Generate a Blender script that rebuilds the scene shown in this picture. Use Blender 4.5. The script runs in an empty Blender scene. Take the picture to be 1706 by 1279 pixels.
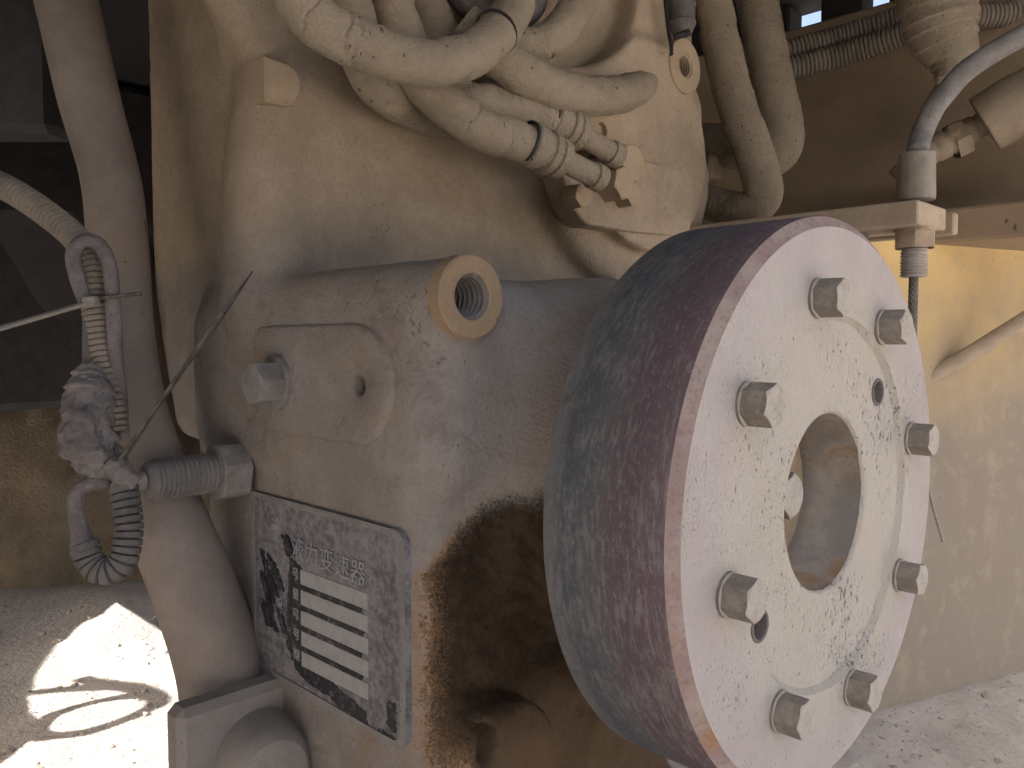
import bpy, math, random
import numpy as np
from mathutils import Vector, Matrix
random.seed(7); rng = np.random.default_rng(7)
S = bpy.context.scene
col = S.collection

# ------------------------------------------------------------------ camera
# world frame: X = drum axis (towards the open side), Y = across the machine, Z = up, eye at the origin
YAW, PIT, FPX = .7891, .0528, 1360.0
cF = np.array([-math.sin(YAW), math.cos(YAW), 0]); cR = np.array([math.cos(YAW), math.sin(YAW), 0]); cZ = np.array([0, 0, 1.])
cF2 = cF*math.cos(PIT) - cZ*math.sin(PIT); cU = cZ*math.cos(PIT) + cF*math.sin(PIT)
cam = bpy.data.cameras.new('camera'); camo = bpy.data.objects.new('camera', cam); col.objects.link(camo)
cam.sensor_width = 36; cam.lens = 36*FPX/1706; cam.clip_start = .01; cam.clip_end = 500
camo.rotation_euler = (math.pi/2 - PIT, 0, YAW)
S.camera = camo

# ------------------------------------------------------------------ light
SUN_EL, SUN_AZ = 44.0, -90.0          # azimuth measured from +X towards +Y (where the sun stands)
w = bpy.data.worlds.new('World'); S.world = w; w.use_nodes = True
nt = w.node_tree; bg = nt.nodes['Background']
sky = nt.nodes.new('ShaderNodeTexSky'); sky.sky_type = 'NISHITA'; sky.sun_disc = False
sky.sun_elevation = math.radians(SUN_EL); sky.sun_rotation = math.radians(90 - SUN_AZ)
sky.air_density = 1.0; sky.dust_density = 9.0; sky.ozone_density = .5
nt.links.new(sky.outputs[0], bg.inputs[0]); bg.inputs[1].default_value = .13
sl = bpy.data.lights.new('sun', 'SUN'); sl.energy = 5.0; sl.angle = math.radians(.5); sl.color = (1, .95, .86)
so = bpy.data.objects.new('sun', sl); col.objects.link(so)
sd = Vector((math.cos(math.radians(SUN_EL))*math.cos(math.radians(SUN_AZ)), math.cos(math.radians(SUN_EL))*math.sin(math.radians(SUN_AZ)), math.sin(math.radians(SUN_EL))))
so.rotation_euler = sd.to_track_quat('Z', 'Y').to_euler()
S.view_settings.view_transform = 'Standard'; S.view_settings.look = 'None'; S.view_settings.gamma = 1
S.view_settings.exposure = 1.78
S.render.engine = 'CYCLES'
S.cycles.max_bounces = 7; S.cycles.diffuse_bounces = 6; S.cycles.use_denoising = True

# ------------------------------------------------------------------ helpers
def at(px, py, X=None, Y=None, Z=None, d=None):
    v = cF2 + cR*(px - 853)/FPX + cU*(640 - py)/FPX
    t = d if d is not None else X/v[0] if X is not None else Y/v[1] if Y is not None else Z/v[2]
    return v*t

def tag(o, label=None, cat=None, group=None, kind=None):
    if label: o['label'] = label
    if cat: o['category'] = cat
    if group: o['group'] = group
    if kind: o['kind'] = kind
    return o

def empty(name, loc, label, cat, group=None):
    o = bpy.data.objects.new(name, None); col.objects.link(o); o.location = loc; o.empty_display_size = .02
    return tag(o, label, cat, group)

def link(name, me, mat, parent=None, loc=None):
    o = bpy.data.objects.new(name, me); col.objects.link(o)
    if mat is not None and not me.materials: me.materials.append(mat)
    if parent is not None:
        o.parent = parent
        p = Vector(parent.location)
        q = parent.parent
        while q is not None: p += Vector(q.location); q = q.parent
        o.location = Vector(loc if loc is not None else (0, 0, 0)) - p
    elif loc is not None: o.location = loc
    return o

def mesh(name, V, Fc, mat, parent=None, smooth=True, angle=None, loc=None):
    me = bpy.data.meshes.new(name)
    if isinstance(V, np.ndarray): V = V.tolist()
    me.from_pydata(V, [], Fc); me.validate(clean_customdata=False); me.update()
    if smooth:
        me.polygons.foreach_set('use_smooth', [True]*len(me.polygons))
        if angle is not None: me.set_sharp_from_angle(angle=math.radians(angle))
    return link(name, me, mat, parent, loc)

def frame(d):
    d = np.array(d, float); d /= np.linalg.norm(d)
    a = np.array([0, 0, 1.]) if abs(d[2]) < .9 else np.array([1., 0, 0])
    u = np.cross(a, d); u /= np.linalg.norm(u)
    return u, np.cross(d, u), d            # u, v, d right handed

class MB:
    """collects primitives for one mesh"""
    def __init__(s): s.V = []; s.F = []
    def add(s, V, Fc):
        n = len(s.V); s.V += [tuple(map(float, v)) for v in V]; s.F += [tuple(n + i for i in f) for f in Fc]; return s
    def box(s, c, h, rot=None, bev=.0):
        c = np.array(c, float); h = np.array(h, float)
        rot = np.eye(3) if rot is None else np.array(rot)
        b = min(bev, .45*h.min())
        if b <= 0:
            V = [c + rot @ (h*np.array(q)) for q in [(-1,-1,-1),(1,-1,-1),(1,1,-1),(-1,1,-1),(-1,-1,1),(1,-1,1),(1,1,1),(-1,1,1)]]
            return s.add(V, [(0,3,2,1),(4,5,6,7),(0,1,5,4),(1,2,6,5),(2,3,7,6),(3,0,4,7)])
        V = []; idx = {}
        for sx in (-1, 1):
            for sy in (-1, 1):
                for sz in (-1, 1):
                    for k in range(3):
                        q = np.array([sx, sy, sz])*(h - b); q[k] += np.array([sx, sy, sz])[k]*b
                        idx[(sx, sy, sz, k)] = len(V); V.append(c + rot @ q)
        Fs = []
        for k in range(3):
            i, j = (k+1) % 3, (k+2) % 3
            for sg in (-1, 1):
                q = []
                for a, e in ((-1,-1),(1,-1),(1,1),(-1,1)):
                    t = [0,0,0]; t[k] = sg; t[i] = a; t[j] = e; q.append(idx[(*t, k)])
                Fs.append(tuple(q if sg > 0 else q[::-1]))
            for a in (-1, 1):
                for e in (-1, 1):      # edge along k between faces i and j
                    t0 = [0,0,0]; t0[k] = -1; t0[i] = a; t0[j] = e
                    t1 = list(t0); t1[k] = 1
                    q = [idx[(*t0, i)], idx[(*t1, i)], idx[(*t1, j)], idx[(*t0, j)]]
                    Fs.append(tuple(q))
        for sx in (-1, 1):
            for sy in (-1, 1):
                for sz in (-1, 1): Fs.append(tuple(idx[(sx, sy, sz, k)] for k in range(3)))
        return s.add(V, Fs)
    def lathe(s, c, d, prof, seg=48, cap0=True, cap1=True, hexa=False):
        """prof: list of (offset along d, radius)"""
        u, v, d = frame(d); c = np.array(c, float); V = []; Fs = []
        for a, r in prof:
            for k in range(seg):
                t = 2*math.pi*k/seg
                V.append(c + d*a + (u*math.cos(t) + v*math.sin(t))*r)
        for i in range(len(prof) - 1):
            for k in range(seg):
                a, b = i*seg + k, i*seg + (k+1) % seg
                Fs.append((a, b, b + seg, a + seg))
        if cap0: Fs.append(tuple(range(seg))[::-1])
        if cap1: Fs.append(tuple((len(prof)-1)*seg + k for k in range(seg)))
        return s.add(V, Fs)
    def hexhead(s, c, d, af, h, rot=0.0, cham=.12):
        """hexagonal head, chamfered crown"""
        u, v, d = frame(d); c = np.array(c, float); R = af/math.sqrt(3); V = []; n = 36
        def hr(t):
            t = (t - rot) % (math.pi/3); return (af/2)/math.cos(t - math.pi/6)
        rings = []
        for a, f in ((0, None), (h*.80, None), (h, .93)):
            ring = []
            for k in range(n):
                t = 2*math.pi*k/n
                r = hr(t)
                if f is None and a > 0: aa = h - max(0, (r - af/2*1.0))*.5 - .0003
                else: aa = a
                if f is not None: r = min(r, af/2*1.0) - af*.012
                ring.append(len(V)); V.append(c + d*aa + (u*math.cos(t) + v*math.sin(t))*r)
            rings.append(ring)
        Fs = []
        for i in range(2):
            for k in range(n): Fs.append((rings[i][k], rings[i][(k+1) % n], rings[i+1][(k+1) % n], rings[i+1][k]))
        Fs.append(tuple(rings[2]))
        return s.add(V, Fs)
    def build(s, name, mat, parent=None, smooth=True, angle=32, loc=None):
        V = s.V
        if loc is not None: V = [tuple(np.array(v) - np.array(loc)) for v in V]
        return mesh(name, V, s.F, mat, parent, smooth, angle, loc)

def spline(P, n):
    P = np.array(P, float); Q = np.vstack([2*P[0] - P[1], P, 2*P[-1] - P[-2]])
    out = []
    for i in range(1, len(Q) - 2):
        for t in np.linspace(0, 1, 24, endpoint=False):
            a, b, c, d = Q[i-1], Q[i], Q[i+1], Q[i+2]
            out.append(.5*((2*b) + (-a + c)*t + (2*a - 5*b + 4*c - d)*t*t + (-a + 3*b - 3*c + d)*t**3))
    out.append(P[-1]); out = np.array(out)
    L = np.concatenate([[0], np.cumsum(np.linalg.norm(np.diff(out, axis=0), axis=1))])
    s = np.linspace(0, L[-1], n)
    return np.stack([np.interp(s, L, out[:, k]) for k in range(3)], 1), s

def tube_geo(P, rad, n=80, seg=24, wrap=None, rings=None, rough=0.0, flat=None, capped=True, cracks=0):
    """wrap=(pitch, step): helical overlapping tape; rings=(pitch, depth): corrugation; rad number or list along"""
    C, s = spline(P, n)
    T = np.gradient(C, axis=0); T /= np.linalg.norm(T, axis=1)[:, None]
    u = frame(T[0])[0]; V = []
    rl = rad if hasattr(rad, '__len__') else [rad, rad]
    r0 = np.interp(np.linspace(0, 1, n), np.linspace(0, 1, len(rl)), rl)
    ph = rng.uniform(0, 6.28, 6)
    ck = [(rng.uniform(.03, .97)*s[-1], rng.uniform(-.006, .006), rng.uniform(0, 6.28), rng.uniform(.4, 1)) for _ in range(cracks)]
    for i in range(n):
        u = u - T[i]*(u @ T[i]); u /= np.linalg.norm(u); v = np.cross(T[i], u)
        th = np.linspace(0, 2*math.pi, seg, endpoint=False)
        r = np.full(seg, r0[i])
        if wrap:
            x = (s[i]/wrap[0] + th/(2*math.pi) + .25*math.sin(s[i]/wrap[0]*1.7 + ph[0])) % 1.0
            r = r + wrap[1]*np.where(x < .9, x/.9, (1 - x)/.1) - wrap[1]*.5
        if rings:
            x = (s[i]/rings[0]) % 1.0
            r = r - rings[1]*(1 if x > .62 else 0)*(.5 - .5*math.cos((x - .62)/.38*2*math.pi) if x > .62 else 0)
        if rough:
            r = r + rough*(np.sin(s[i]*60 + 2*th + ph[1])*np.sin(s[i]*37 + ph[2] - th) + .6*np.sin(s[i]*140 + 3*th + ph[3]) + .5*np.sin(5*th + s[i]*90 + ph[4])*np.sin(s[i]*210 + ph[5]))
        for c0, tl, p0, dp in ck:
            q = np.abs(s[i] - c0 - tl*np.sin(th + p0) - .0015*np.sin(4*th + p0*3))/.0016
            r = r - .0022*dp*np.clip(1 - q, 0, 1)*np.clip(1.2*np.sin(th*.5 + p0)**2 + .2, 0, 1)
        fu = 1.0 if flat is None else flat
        V.append(C[i] + np.outer(np.cos(th)*r, u) + np.outer(np.sin(th)*r*fu, v))
    V = np.concatenate(V); Fs = []
    for i in range(n - 1):
        for k in range(seg):
            a, b = i*seg + k, i*seg + (k+1) % seg
            Fs.append((a, b, b + seg, a + seg))
    if capped: Fs.append(tuple(range(seg))[::-1]); Fs.append(tuple((n-1)*seg + k for k in range(seg)))
    return V, Fs

def tube(name, P, rad, mat, parent=None, angle=50, **k):
    V, Fs = tube_geo(P, rad, **k)
    return mesh(name, V, Fs, mat, parent, True, angle)

def thread_prof(a0, a1, r, pitch, depth):
    p = [(a0, r - depth)]; a = a0
    while a + pitch <= a1:
        p += [(a + pitch*.15, r - depth), (a + pitch*.42, r), (a + pitch*.62, r), (a + pitch*.9, r - depth)]; a += pitch
    return p + [(a1, r - depth)]

def vnoise(P, sc, seed=0):
    """value noise on points, -1..1"""
    P = np.asarray(P)*sc; I = np.floor(P).astype(np.int64); f = P - I; f = f*f*(3 - 2*f)
    def h(i):
        n = (i[:, 0]*73856093) ^ (i[:, 1]*19349663) ^ (i[:, 2]*83492791) ^ (seed*2654435761)
        n = (n ^ (n >> 13))*1274126177 & 0x7fffffff
        return ((n ^ (n >> 16)) & 0xffff)/32767.5 - 1
    o = 0
    for dx in (0, 1):
        for dy in (0, 1):
            for dz in (0, 1):
                wgt = (f[:, 0] if dx else 1 - f[:, 0])*(f[:, 1] if dy else 1 - f[:, 1])*(f[:, 2] if dz else 1 - f[:, 2])
                o = o + wgt*h(I + np.array([dx, dy, dz]))
    return o
def fbm(P, sc, oc=4, seed=0):
    return sum(vnoise(P, sc*2**k, seed + k)*.5**k for k in range(oc))

# ------------------------------------------------------------------ materials
class NT:
    def __init__(s, name):
        s.m = bpy.data.materials.new(name); s.m.use_nodes = True; s.t = s.m.node_tree
        s.b = s.t.nodes['Principled BSDF']; s.co = s.t.nodes.new('ShaderNodeTexCoord').outputs['Object']
    def n(s, kind, **kw):
        o = s.t.nodes.new(kind)
        for k, v in kw.items():
            if k in ('operation', 'blend_type', 'feature', 'distance', 'data_type', 'interpolation_type'): setattr(o, k, v)
        return o
    def l(s, a, b): s.t.links.new(a, b)
    def val(s, sock, v):
        if hasattr(v, 'is_linked') or hasattr(v, 'links'): s.l(v, sock)
        else: sock.default_value = v
    def math(s, op, a, b=0.0, c=None, clamp=False):
        o = s.n('ShaderNodeMath', operation=op); o.use_clamp = clamp
        s.val(o.inputs[0], a); s.val(o.inputs[1], b)
        if c is not None: s.val(o.inputs[2], c)
        return o.outputs[0]
    def mapv(s, scale, vec=None, loc=(0, 0, 0)):
        o = s.n('ShaderNodeMapping'); s.l(vec or s.co, o.inputs[0]); o.inputs['Scale'].default_value = scale; o.inputs['Location'].default_value = loc
        return o.outputs[0]
    def noise(s, scale, detail=5, rough=.6, vec=None, dist=0.0):
        o = s.n('ShaderNodeTexNoise'); s.l(vec or s.co, o.inputs['Vector'])
        o.inputs['Scale'].default_value = scale; o.inputs['Detail'].default_value = detail; o.inputs['Roughness'].default_value = rough; o.inputs['Distortion'].default_value = dist
        return o.outputs[0]
    def voro(s, scale, vec=None, out='Distance'):
        o = s.n('ShaderNodeTexVoronoi'); s.l(vec or s.co, o.inputs['Vector']); o.inputs['Scale'].default_value = scale
        return o.outputs[out]
    def ramp(s, fac, stops):
        o = s.n('ShaderNodeValToRGB'); s.l(fac, o.inputs[0]); e = o.color_ramp.elements
        while len(e) > 1: e.remove(e[0])
        for i, (p, c) in enumerate(stops):
            el = e[0] if i == 0 else e.new(p)
            el.position = p; el.color = (*c, 1) if hasattr(c, '__len__') else (c, c, c, 1)
        return o.outputs[0]
    def step(s, v, a, b):
        o = s.n('ShaderNodeMapRange'); o.interpolation_type = 'SMOOTHSTEP'; s.val(o.inputs[0], v)
        o.inputs[1].default_value = a; o.inputs[2].default_value = b
        return o.outputs[0]
    def mix(s, f, a, b, mode='MIX'):
        o = s.n('ShaderNodeMix', data_type='RGBA', blend_type=mode); s.val(o.inputs[0], f)
        for i, x in ((6, a), (7, b)):
            if hasattr(x, 'links'): s.l(x, o.inputs[i])
            else: o.inputs[i].default_value = (*x, 1)
        return o.outputs[2]
    def sep(s, vec=None):
        o = s.n('ShaderNodeSeparateXYZ'); s.l(vec or s.co, o.inputs[0]); return o.outputs
    def comb(s, x, y, z):
        o = s.n('ShaderNodeCombineXYZ'); s.val(o.inputs[0], x); s.val(o.inputs[1], y); s.val(o.inputs[2], z); return o.outputs[0]
    def bump(s, h, strength=.4, dist=.002, prev=None):
        o = s.n('ShaderNodeBump'); s.l(h, o.inputs['Height']); o.inputs['Strength'].default_value = strength; o.inputs['Distance'].default_value = dist
        if prev is not None: s.l(prev, o.inputs['Normal'])
        return o.outputs[0]
    def done(s, colr, rough=.85, normal=None, metal=0.0, spec=.25):
        s.val(s.b.inputs['Base Color'], colr if hasattr(colr, 'links') else (*colr, 1)); s.val(s.b.inputs['Roughness'], rough); s.b.inputs['Metallic'].default_value = metal
        s.b.inputs['Specular IOR Level'].default_value = spec
        if normal is not None: s.l(normal, s.b.inputs['Normal'])
        return s.m

def dusty(name, a, b, c=None, scale=9, speck=.0, speck_col=(.06, .05, .04), speck_scale=160, fine=420, bump=.5, bdist=.0015, rough=.9, patch=None):
    """dust-covered surface: a/b broad mottling, c accents, specks of dark"""
    t = NT(name)
    n1 = t.noise(scale, 6, .62); n2 = t.noise(fine, 3, .6); n3 = t.noise(scale*6, 5, .65)
    f = t.math('ADD', t.math('MULTIPLY', n1, .7), t.math('MULTIPLY', n3, .3))
    colr = t.mix(t.step(f, .38, .62), a, b)
    if c is not None: colr = t.mix(t.math('MULTIPLY', t.step(t.noise(scale*.6, 6, .7, dist=.6), .52, .70), .8), colr, c)
    colr = t.mix(t.math('MULTIPLY', t.step(n2, .35, .7), .28), colr, (.62*a[0], .62*a[1], .62*a[2]))
    h = t.math('ADD', t.math('ADD', t.math('MULTIPLY', n2, .5), n3), t.math('MULTIPLY', t.noise(fine*.45, 5, .72), 1.1))
    if speck > 0:
        vec = t.mapv((1, 1, .55))
        d = t.noise(speck_scale, 4, .55, vec=vec); big = t.noise(scale*1.3, 3, .6)
        th = .72 - .07*speck
        sp = t.step(t.math('ADD', d, t.math('MULTIPLY', t.math('SUBTRACT', big, .5), .25)), th, th + .05)
        colr = t.mix(t.math('MULTIPLY', sp, .75), colr, speck_col)
        h = t.math('SUBTRACT', h, t.math('MULTIPLY', sp, .9))
    nrm = t.bump(h, bump, bdist)
    return t.done(colr, rough, nrm)

TAN = (.37, .28, .18); TAN2 = (.29, .215, .14)
GRY = (.29, .255, .235); GRY2 = (.21, .185, .175)
m_hose = dusty('hose_dust', (.40, .335, .255), (.33, .275, .205), scale=14, speck=.8, speck_scale=210, bump=.9, bdist=.0045)
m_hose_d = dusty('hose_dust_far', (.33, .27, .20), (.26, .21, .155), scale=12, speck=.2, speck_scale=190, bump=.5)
m_pipe = dusty('pipe_dust', (.29, .25, .22), (.225, .192, .168), c=(.285, .215, .16), scale=7, speck=.25, speck_scale=110, bump=.35)
m_bolt = dusty('bolt_dust', (.31, .275, .235), (.24, .21, .18), scale=40, speck=.4, speck_scale=500, fine=900, bump=.5, bdist=.0008)
m_bolt_w = dusty('bolt_pale_dust', (.44, .41, .37), (.36, .335, .30), scale=45, speck=.55, speck_scale=520, fine=1000, bump=.7, bdist=.0008)
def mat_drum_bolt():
    t = NT('drum_bolt_dust_shaded_sides'); nrm = t.t.nodes.new('ShaderNodeTexCoord').outputs['Normal']; nx = t.sep(nrm)[0]
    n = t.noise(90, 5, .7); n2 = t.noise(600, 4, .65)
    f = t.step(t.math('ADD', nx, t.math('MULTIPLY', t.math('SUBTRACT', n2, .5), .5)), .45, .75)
    shaded_side = t.mix(t.step(n, .42, .62), (.23, .205, .18), (.30, .27, .24))  # darker tone paints shade onto the sides; the crown keeps its dust
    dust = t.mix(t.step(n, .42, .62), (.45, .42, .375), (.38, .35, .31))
    c = t.mix(f, shaded_side, dust)
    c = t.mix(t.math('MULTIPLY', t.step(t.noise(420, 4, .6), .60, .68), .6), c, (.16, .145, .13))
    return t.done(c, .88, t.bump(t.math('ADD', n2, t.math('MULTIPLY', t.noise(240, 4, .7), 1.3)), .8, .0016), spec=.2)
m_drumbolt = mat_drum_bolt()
m_boltgrey = dusty('bolt_grey_dust', (.265, .252, .242), (.18, .17, .163), scale=40, speck=.4, speck_scale=500, fine=900, bump=.5, bdist=.0008)
m_rubber = dusty('rubber_dust', (.17, .155, .15), (.10, .092, .09), scale=25, speck=.4, fine=700, bump=.4)
m_cond = dusty('conduit_dust', (.27, .235, .195), (.195, .17, .14), scale=20, speck=.2, fine=700, bump=.4)
m_loom = dusty('loom_grey_dust', (.165, .155, .15), (.095, .09, .088), scale=30, speck=.5, fine=700, bump=.5)
m_tapewrap = dusty('cloth_tape_dust', (.245, .22, .215), (.155, .14, .14), scale=28, speck=.5, speck_scale=240, fine=500, bump=.9, bdist=.002)
m_tie = dusty('tie_nylon_dust', (.34, .31, .27), (.25, .23, .20), scale=60, speck=.3, fine=900, bump=.3)
m_tie_dark = dusty('tie_dark_dust', (.16, .145, .135), (.06, .055, .055), scale=90, speck=.3, fine=900, bump=.4)
m_black = dusty('black_plastic', (.035, .033, .034), (.02, .019, .02), scale=30, bump=.3, rough=.6)
m_dark = dusty('dark_steel', (.032, .029, .031), (.022, .020, .021), scale=6, bump=.3)
m_darkgrey = dusty('grey_plate_dust', (.075, .07, .072), (.055, .051, .053), scale=6, bump=.3)
m_rail = dusty('rail_brown_dust', (.36, .275, .19), (.285, .215, .145), c=(.36, .25, .145), scale=5, speck=.25, speck_scale=60, bump=.3)
m_bracket = dusty('bracket_dust', (.46, .375, .285), (.38, .31, .235), c=(.33, .23, .165), scale=16, speck=.4, speck_scale=260, bump=.6)
m_cap = dusty('machined_tan_dust', (.385, .305, .21), (.32, .25, .17), scale=10, speck=.3, speck_scale=150, bump=.3)
m_flange = dusty('flange_grey_dust', (.275, .25, .23), (.215, .195, .18), c=(.29, .235, .19), scale=9, speck=.3, bump=.4)
m_brown = dusty('brown_rubber', (.12, .088, .065), (.085, .062, .048), scale=12, bump=.4)
m_bossface = dusty('boss_ochre_dust', (.335, .245, .155), (.275, .205, .135), c=(.36, .23, .11), scale=26, speck=.4, speck_scale=300, bump=.5)
m_wire = dusty('wire_rope_steel', (.20, .185, .17), (.13, .12, .11), scale=60, bump=.4)

def mat_housing():
    t = NT('cast_housing_dust'); X, Y, Z = t.sep()
    n1 = t.noise(7, 6, .62); n2 = t.noise(38, 6, .68); n3 = t.noise(330, 3, .6); n4 = t.noise(13, 5, .7, dist=.5)
    f = t.math('ADD', t.math('MULTIPLY', n1, .6), t.math('MULTIPLY', n2, .4))
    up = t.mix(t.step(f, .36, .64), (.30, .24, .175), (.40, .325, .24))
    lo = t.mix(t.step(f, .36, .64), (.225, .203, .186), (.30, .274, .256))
    # dust tones, partly painted light: warm and pale above, blue-shade grey below
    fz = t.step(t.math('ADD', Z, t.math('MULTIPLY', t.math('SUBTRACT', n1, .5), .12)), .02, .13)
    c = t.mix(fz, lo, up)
    # ochre primer showing through on the lower casting
    rub = t.math('MULTIPLY', t.step(n4, .50, .75), t.math('SUBTRACT', 1.0, t.math('MULTIPLY', fz, .75)))
    c = t.mix(t.math('MULTIPLY', rub, .5), c, (.27, .195, .125))
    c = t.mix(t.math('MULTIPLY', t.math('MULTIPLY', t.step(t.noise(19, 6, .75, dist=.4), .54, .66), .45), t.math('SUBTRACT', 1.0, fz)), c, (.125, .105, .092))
    # specks where the dust has flaked
    sp = t.step(t.math('ADD', t.noise(230, 4, .6, vec=t.mapv((1, 1, .75))), t.math('MULTIPLY', t.math('SUBTRACT', t.noise(10, 4, .6), .5), .55)), .70, .76)
    c = t.mix(t.math('MULTIPLY', sp, .65), c, (.10, .085, .065))
    c = t.mix(t.math('MULTIPLY', t.step(n3, .4, .72), .25), c, (.17, .135, .10))
    # oil soaked dirt on the shaft end: an arch with a ragged rim
    yy = t.math('SUBTRACT', Y, .452)
    top = t.math('ADD', t.math('MULTIPLY', t.math('MULTIPLY', yy, yy), 8.0), .098)
    d1 = t.math('ADD', Z, top); d2 = t.math('SUBTRACT', .363, Y); d3 = t.math('SUBTRACT', -.50, X)
    d = t.math('MAXIMUM', t.math('MAXIMUM', d1, d2), d3)
    wob = t.math('ADD', t.math('MULTIPLY', t.math('SUBTRACT', n2, .5), .022), t.math('MULTIPLY', t.math('SUBTRACT', t.noise(260, 4, .6), .5), .014))
    d = t.math('ADD', d, wob)
    rim = t.math('MULTIPLY', t.step(d, .020, .002), t.step(Y, .40, .365))
    soak = t.step(t.math('ADD', d, t.math('MULTIPLY', t.math('SUBTRACT', t.noise(520, 4, .7), .5), .034)), .008, -.010)
    c = t.mix(t.math('MULTIPLY', rim, t.step(n4, .32, .5)), c, (.30, .195, .115))
    oil = t.mix(t.step(t.noise(55, 6, .7), .35, .66), (.048, .033, .022), (.098, .066, .042))
    wet = t.step(d, .0, -.10)
    oil = t.mix(t.math('MULTIPLY', t.step(t.noise(300, 4, .75), .5, .75), .6), oil, (.13, .088, .055))
    lite = t.step(t.math('ADD', Z, t.math('MULTIPLY', t.math('SUBTRACT', n2, .5), .05)), -.25, -.30)
    oil = t.mix(t.math('MULTIPLY', lite, .75), oil, (.185, .128, .084))  # paler tone painted low down so the lug looks lit
    c = t.mix(soak, c, oil)
    h = t.math('ADD', t.math('MULTIPLY', n3, .9), t.math('MULTIPLY', t.noise(110, 6, .72), .75))
    h = t.math('SUBTRACT', h, t.math('MULTIPLY', sp, .8))
    nr = t.bump(h, .6, .0035)
    nr = t.bump(t.math('MULTIPLY', soak, t.noise(170, 6, .75)), .9, .006, nr)
    return t.done(c, .92, nr, spec=.15)
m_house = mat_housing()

def mat_drum_side():
    t = NT('drum_rim_worn'); X, Y, Z = t.sep()
    th = t.math('ARCTAN2', Z, Y)
    sv = t.comb(t.math('MULTIPLY', X, 130), t.math('MULTIPLY', th, 5), 0.0)
    st = t.noise(2.2, 6, .7, vec=sv); st2 = t.noise(9, 4, .7, vec=sv); bl = t.noise(16, 6, .7)
    xs = t.math('ADD', X, t.math('MULTIPLY', t.math('SUBTRACT', bl, .5), .03))
    base = t.ramp(t.step(xs, -.098, .0), [(0, (.16, .165, .17)), (.10, (.075, .09, .11)), (.40, (.10, .105, .115)), (.56, (.105, .085, .095)), (.78, (.10, .07, .085)), (1, (.13, .09, .10))])
    c = t.mix(t.math('MULTIPLY', t.step(t.math('ADD', t.math('MULTIPLY', st, .6), t.math('MULTIPLY', bl, .4)), .47, .60), .62), base, (.215, .21, .215))
    c = t.mix(t.math('MULTIPLY', t.step(st2, .52, .75), .65), c, (.085, .085, .10))
    sc = t.noise(1.0, 5, .8, vec=t.comb(t.math('MULTIPLY', X, 420), t.math('MULTIPLY', th, 40), 0.0))
    c = t.mix(t.math('MULTIPLY', t.step(sc, .52, .72), .55), c, (.32, .315, .32))
    c = t.mix(t.math('MULTIPLY', t.step(t.noise(46, 6, .75), .54, .66), .55), c, (.075, .078, .095))
    c = t.mix(t.math('MULTIPLY', t.step(t.noise(11, 5, .7, dist=.8), .63, .74), .5), c, (.24, .185, .13))
    nr = t.bump(t.math('ADD', st2, t.noise(380, 3, .6)), .3, .001)
    return t.done(c, .78, nr, spec=.3)
def mat_drum_edge():
    t = NT('drum_chamfer_worn')
    n = t.noise(22, 6, .7); n2 = t.noise(260, 4, .7)
    c = t.mix(t.step(n, .4, .6), (.27, .20, .19), (.33, .275, .25))
    c = t.mix(t.step(t.noise(14, 5, .7), .55, .68), c, (.30, .185, .11))
    c = t.mix(t.math('MULTIPLY', t.step(n2, .5, .7), .5), c, (.15, .11, .11))
    return t.done(c, .85, t.bump(n2, .5, .001))
def mat_drum_face():
    t = NT('drum_face_plaster_dust'); X, Y, Z = t.sep()
    r = t.math('SQRT', t.math('ADD', t.math('MULTIPLY', Y, Y), t.math('MULTIPLY', Z, Z)))
    n1 = t.noise(14, 6, .65); rr = t.math('ADD', r, t.math('MULTIPLY', t.math('SUBTRACT', n1, .5), .06))
    c = t.mix(t.step(rr, .130, .175), (.44, .41, .365), (.415, .375, .37))
    c = t.mix(t.math('MULTIPLY', t.step(n1, .42, .62), .5), c, (.455, .435, .41))
    v = t.mapv((1, 1, .6))
    zone = t.math('MULTIPLY', t.math('SUBTRACT', t.noise(9, 4, .65), .5), .34)
    band = t.math('MULTIPLY', t.step(rr, .185, .13), .05)
    pit = t.step(t.math('ADD', t.math('ADD', t.noise(340, 4, .55, vec=v), t.math('MULTIPLY', zone, 1.3)), band), .695, .745)
    small = t.step(t.math('ADD', t.noise(700, 3, .6, vec=v), zone), .60, .72)
    c = t.mix(t.math('MULTIPLY', pit, .8), c, (.20, .175, .155))
    c = t.mix(t.math('MULTIPLY', small, .35), c, (.30, .27, .25))
    strk = t.step(t.noise(30, 5, .7, vec=t.mapv((1, 1, .16))), .56, .70)
    c = t.mix(t.math('MULTIPLY', strk, .25), c, (.48, .44, .40))
    h = t.math('SUBTRACT', t.math('ADD', t.math('MULTIPLY', t.noise(90, 6, .7, vec=v), 1.0), t.math('MULTIPLY', t.noise(420, 3, .6), .25)), t.math('ADD', t.math('MULTIPLY', pit, .8), t.math('MULTIPLY', small, .25)))
    return t.done(c, .9, t.bump(h, .9, .0035), spec=.12)
def mat_bore():
    t = NT('hub_bore_worn'); n = t.noise(18, 5, .65); n2 = t.noise(330, 3, .6)
    c = t.mix(t.step(n, .40, .62), (.22, .21, .20), (.32, .285, .245))
    c = t.mix(t.step(t.noise(24, 5, .7, dist=.7), .50, .66), c, (.29, .20, .125))
    c = t.mix(t.math('MULTIPLY', t.step(n2, .5, .7), .3), c, (.16, .155, .16))
    return t.done(c, .8, t.bump(t.math('ADD', n2, t.noise(90, 5, .7)), .4, .0012))
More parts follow.
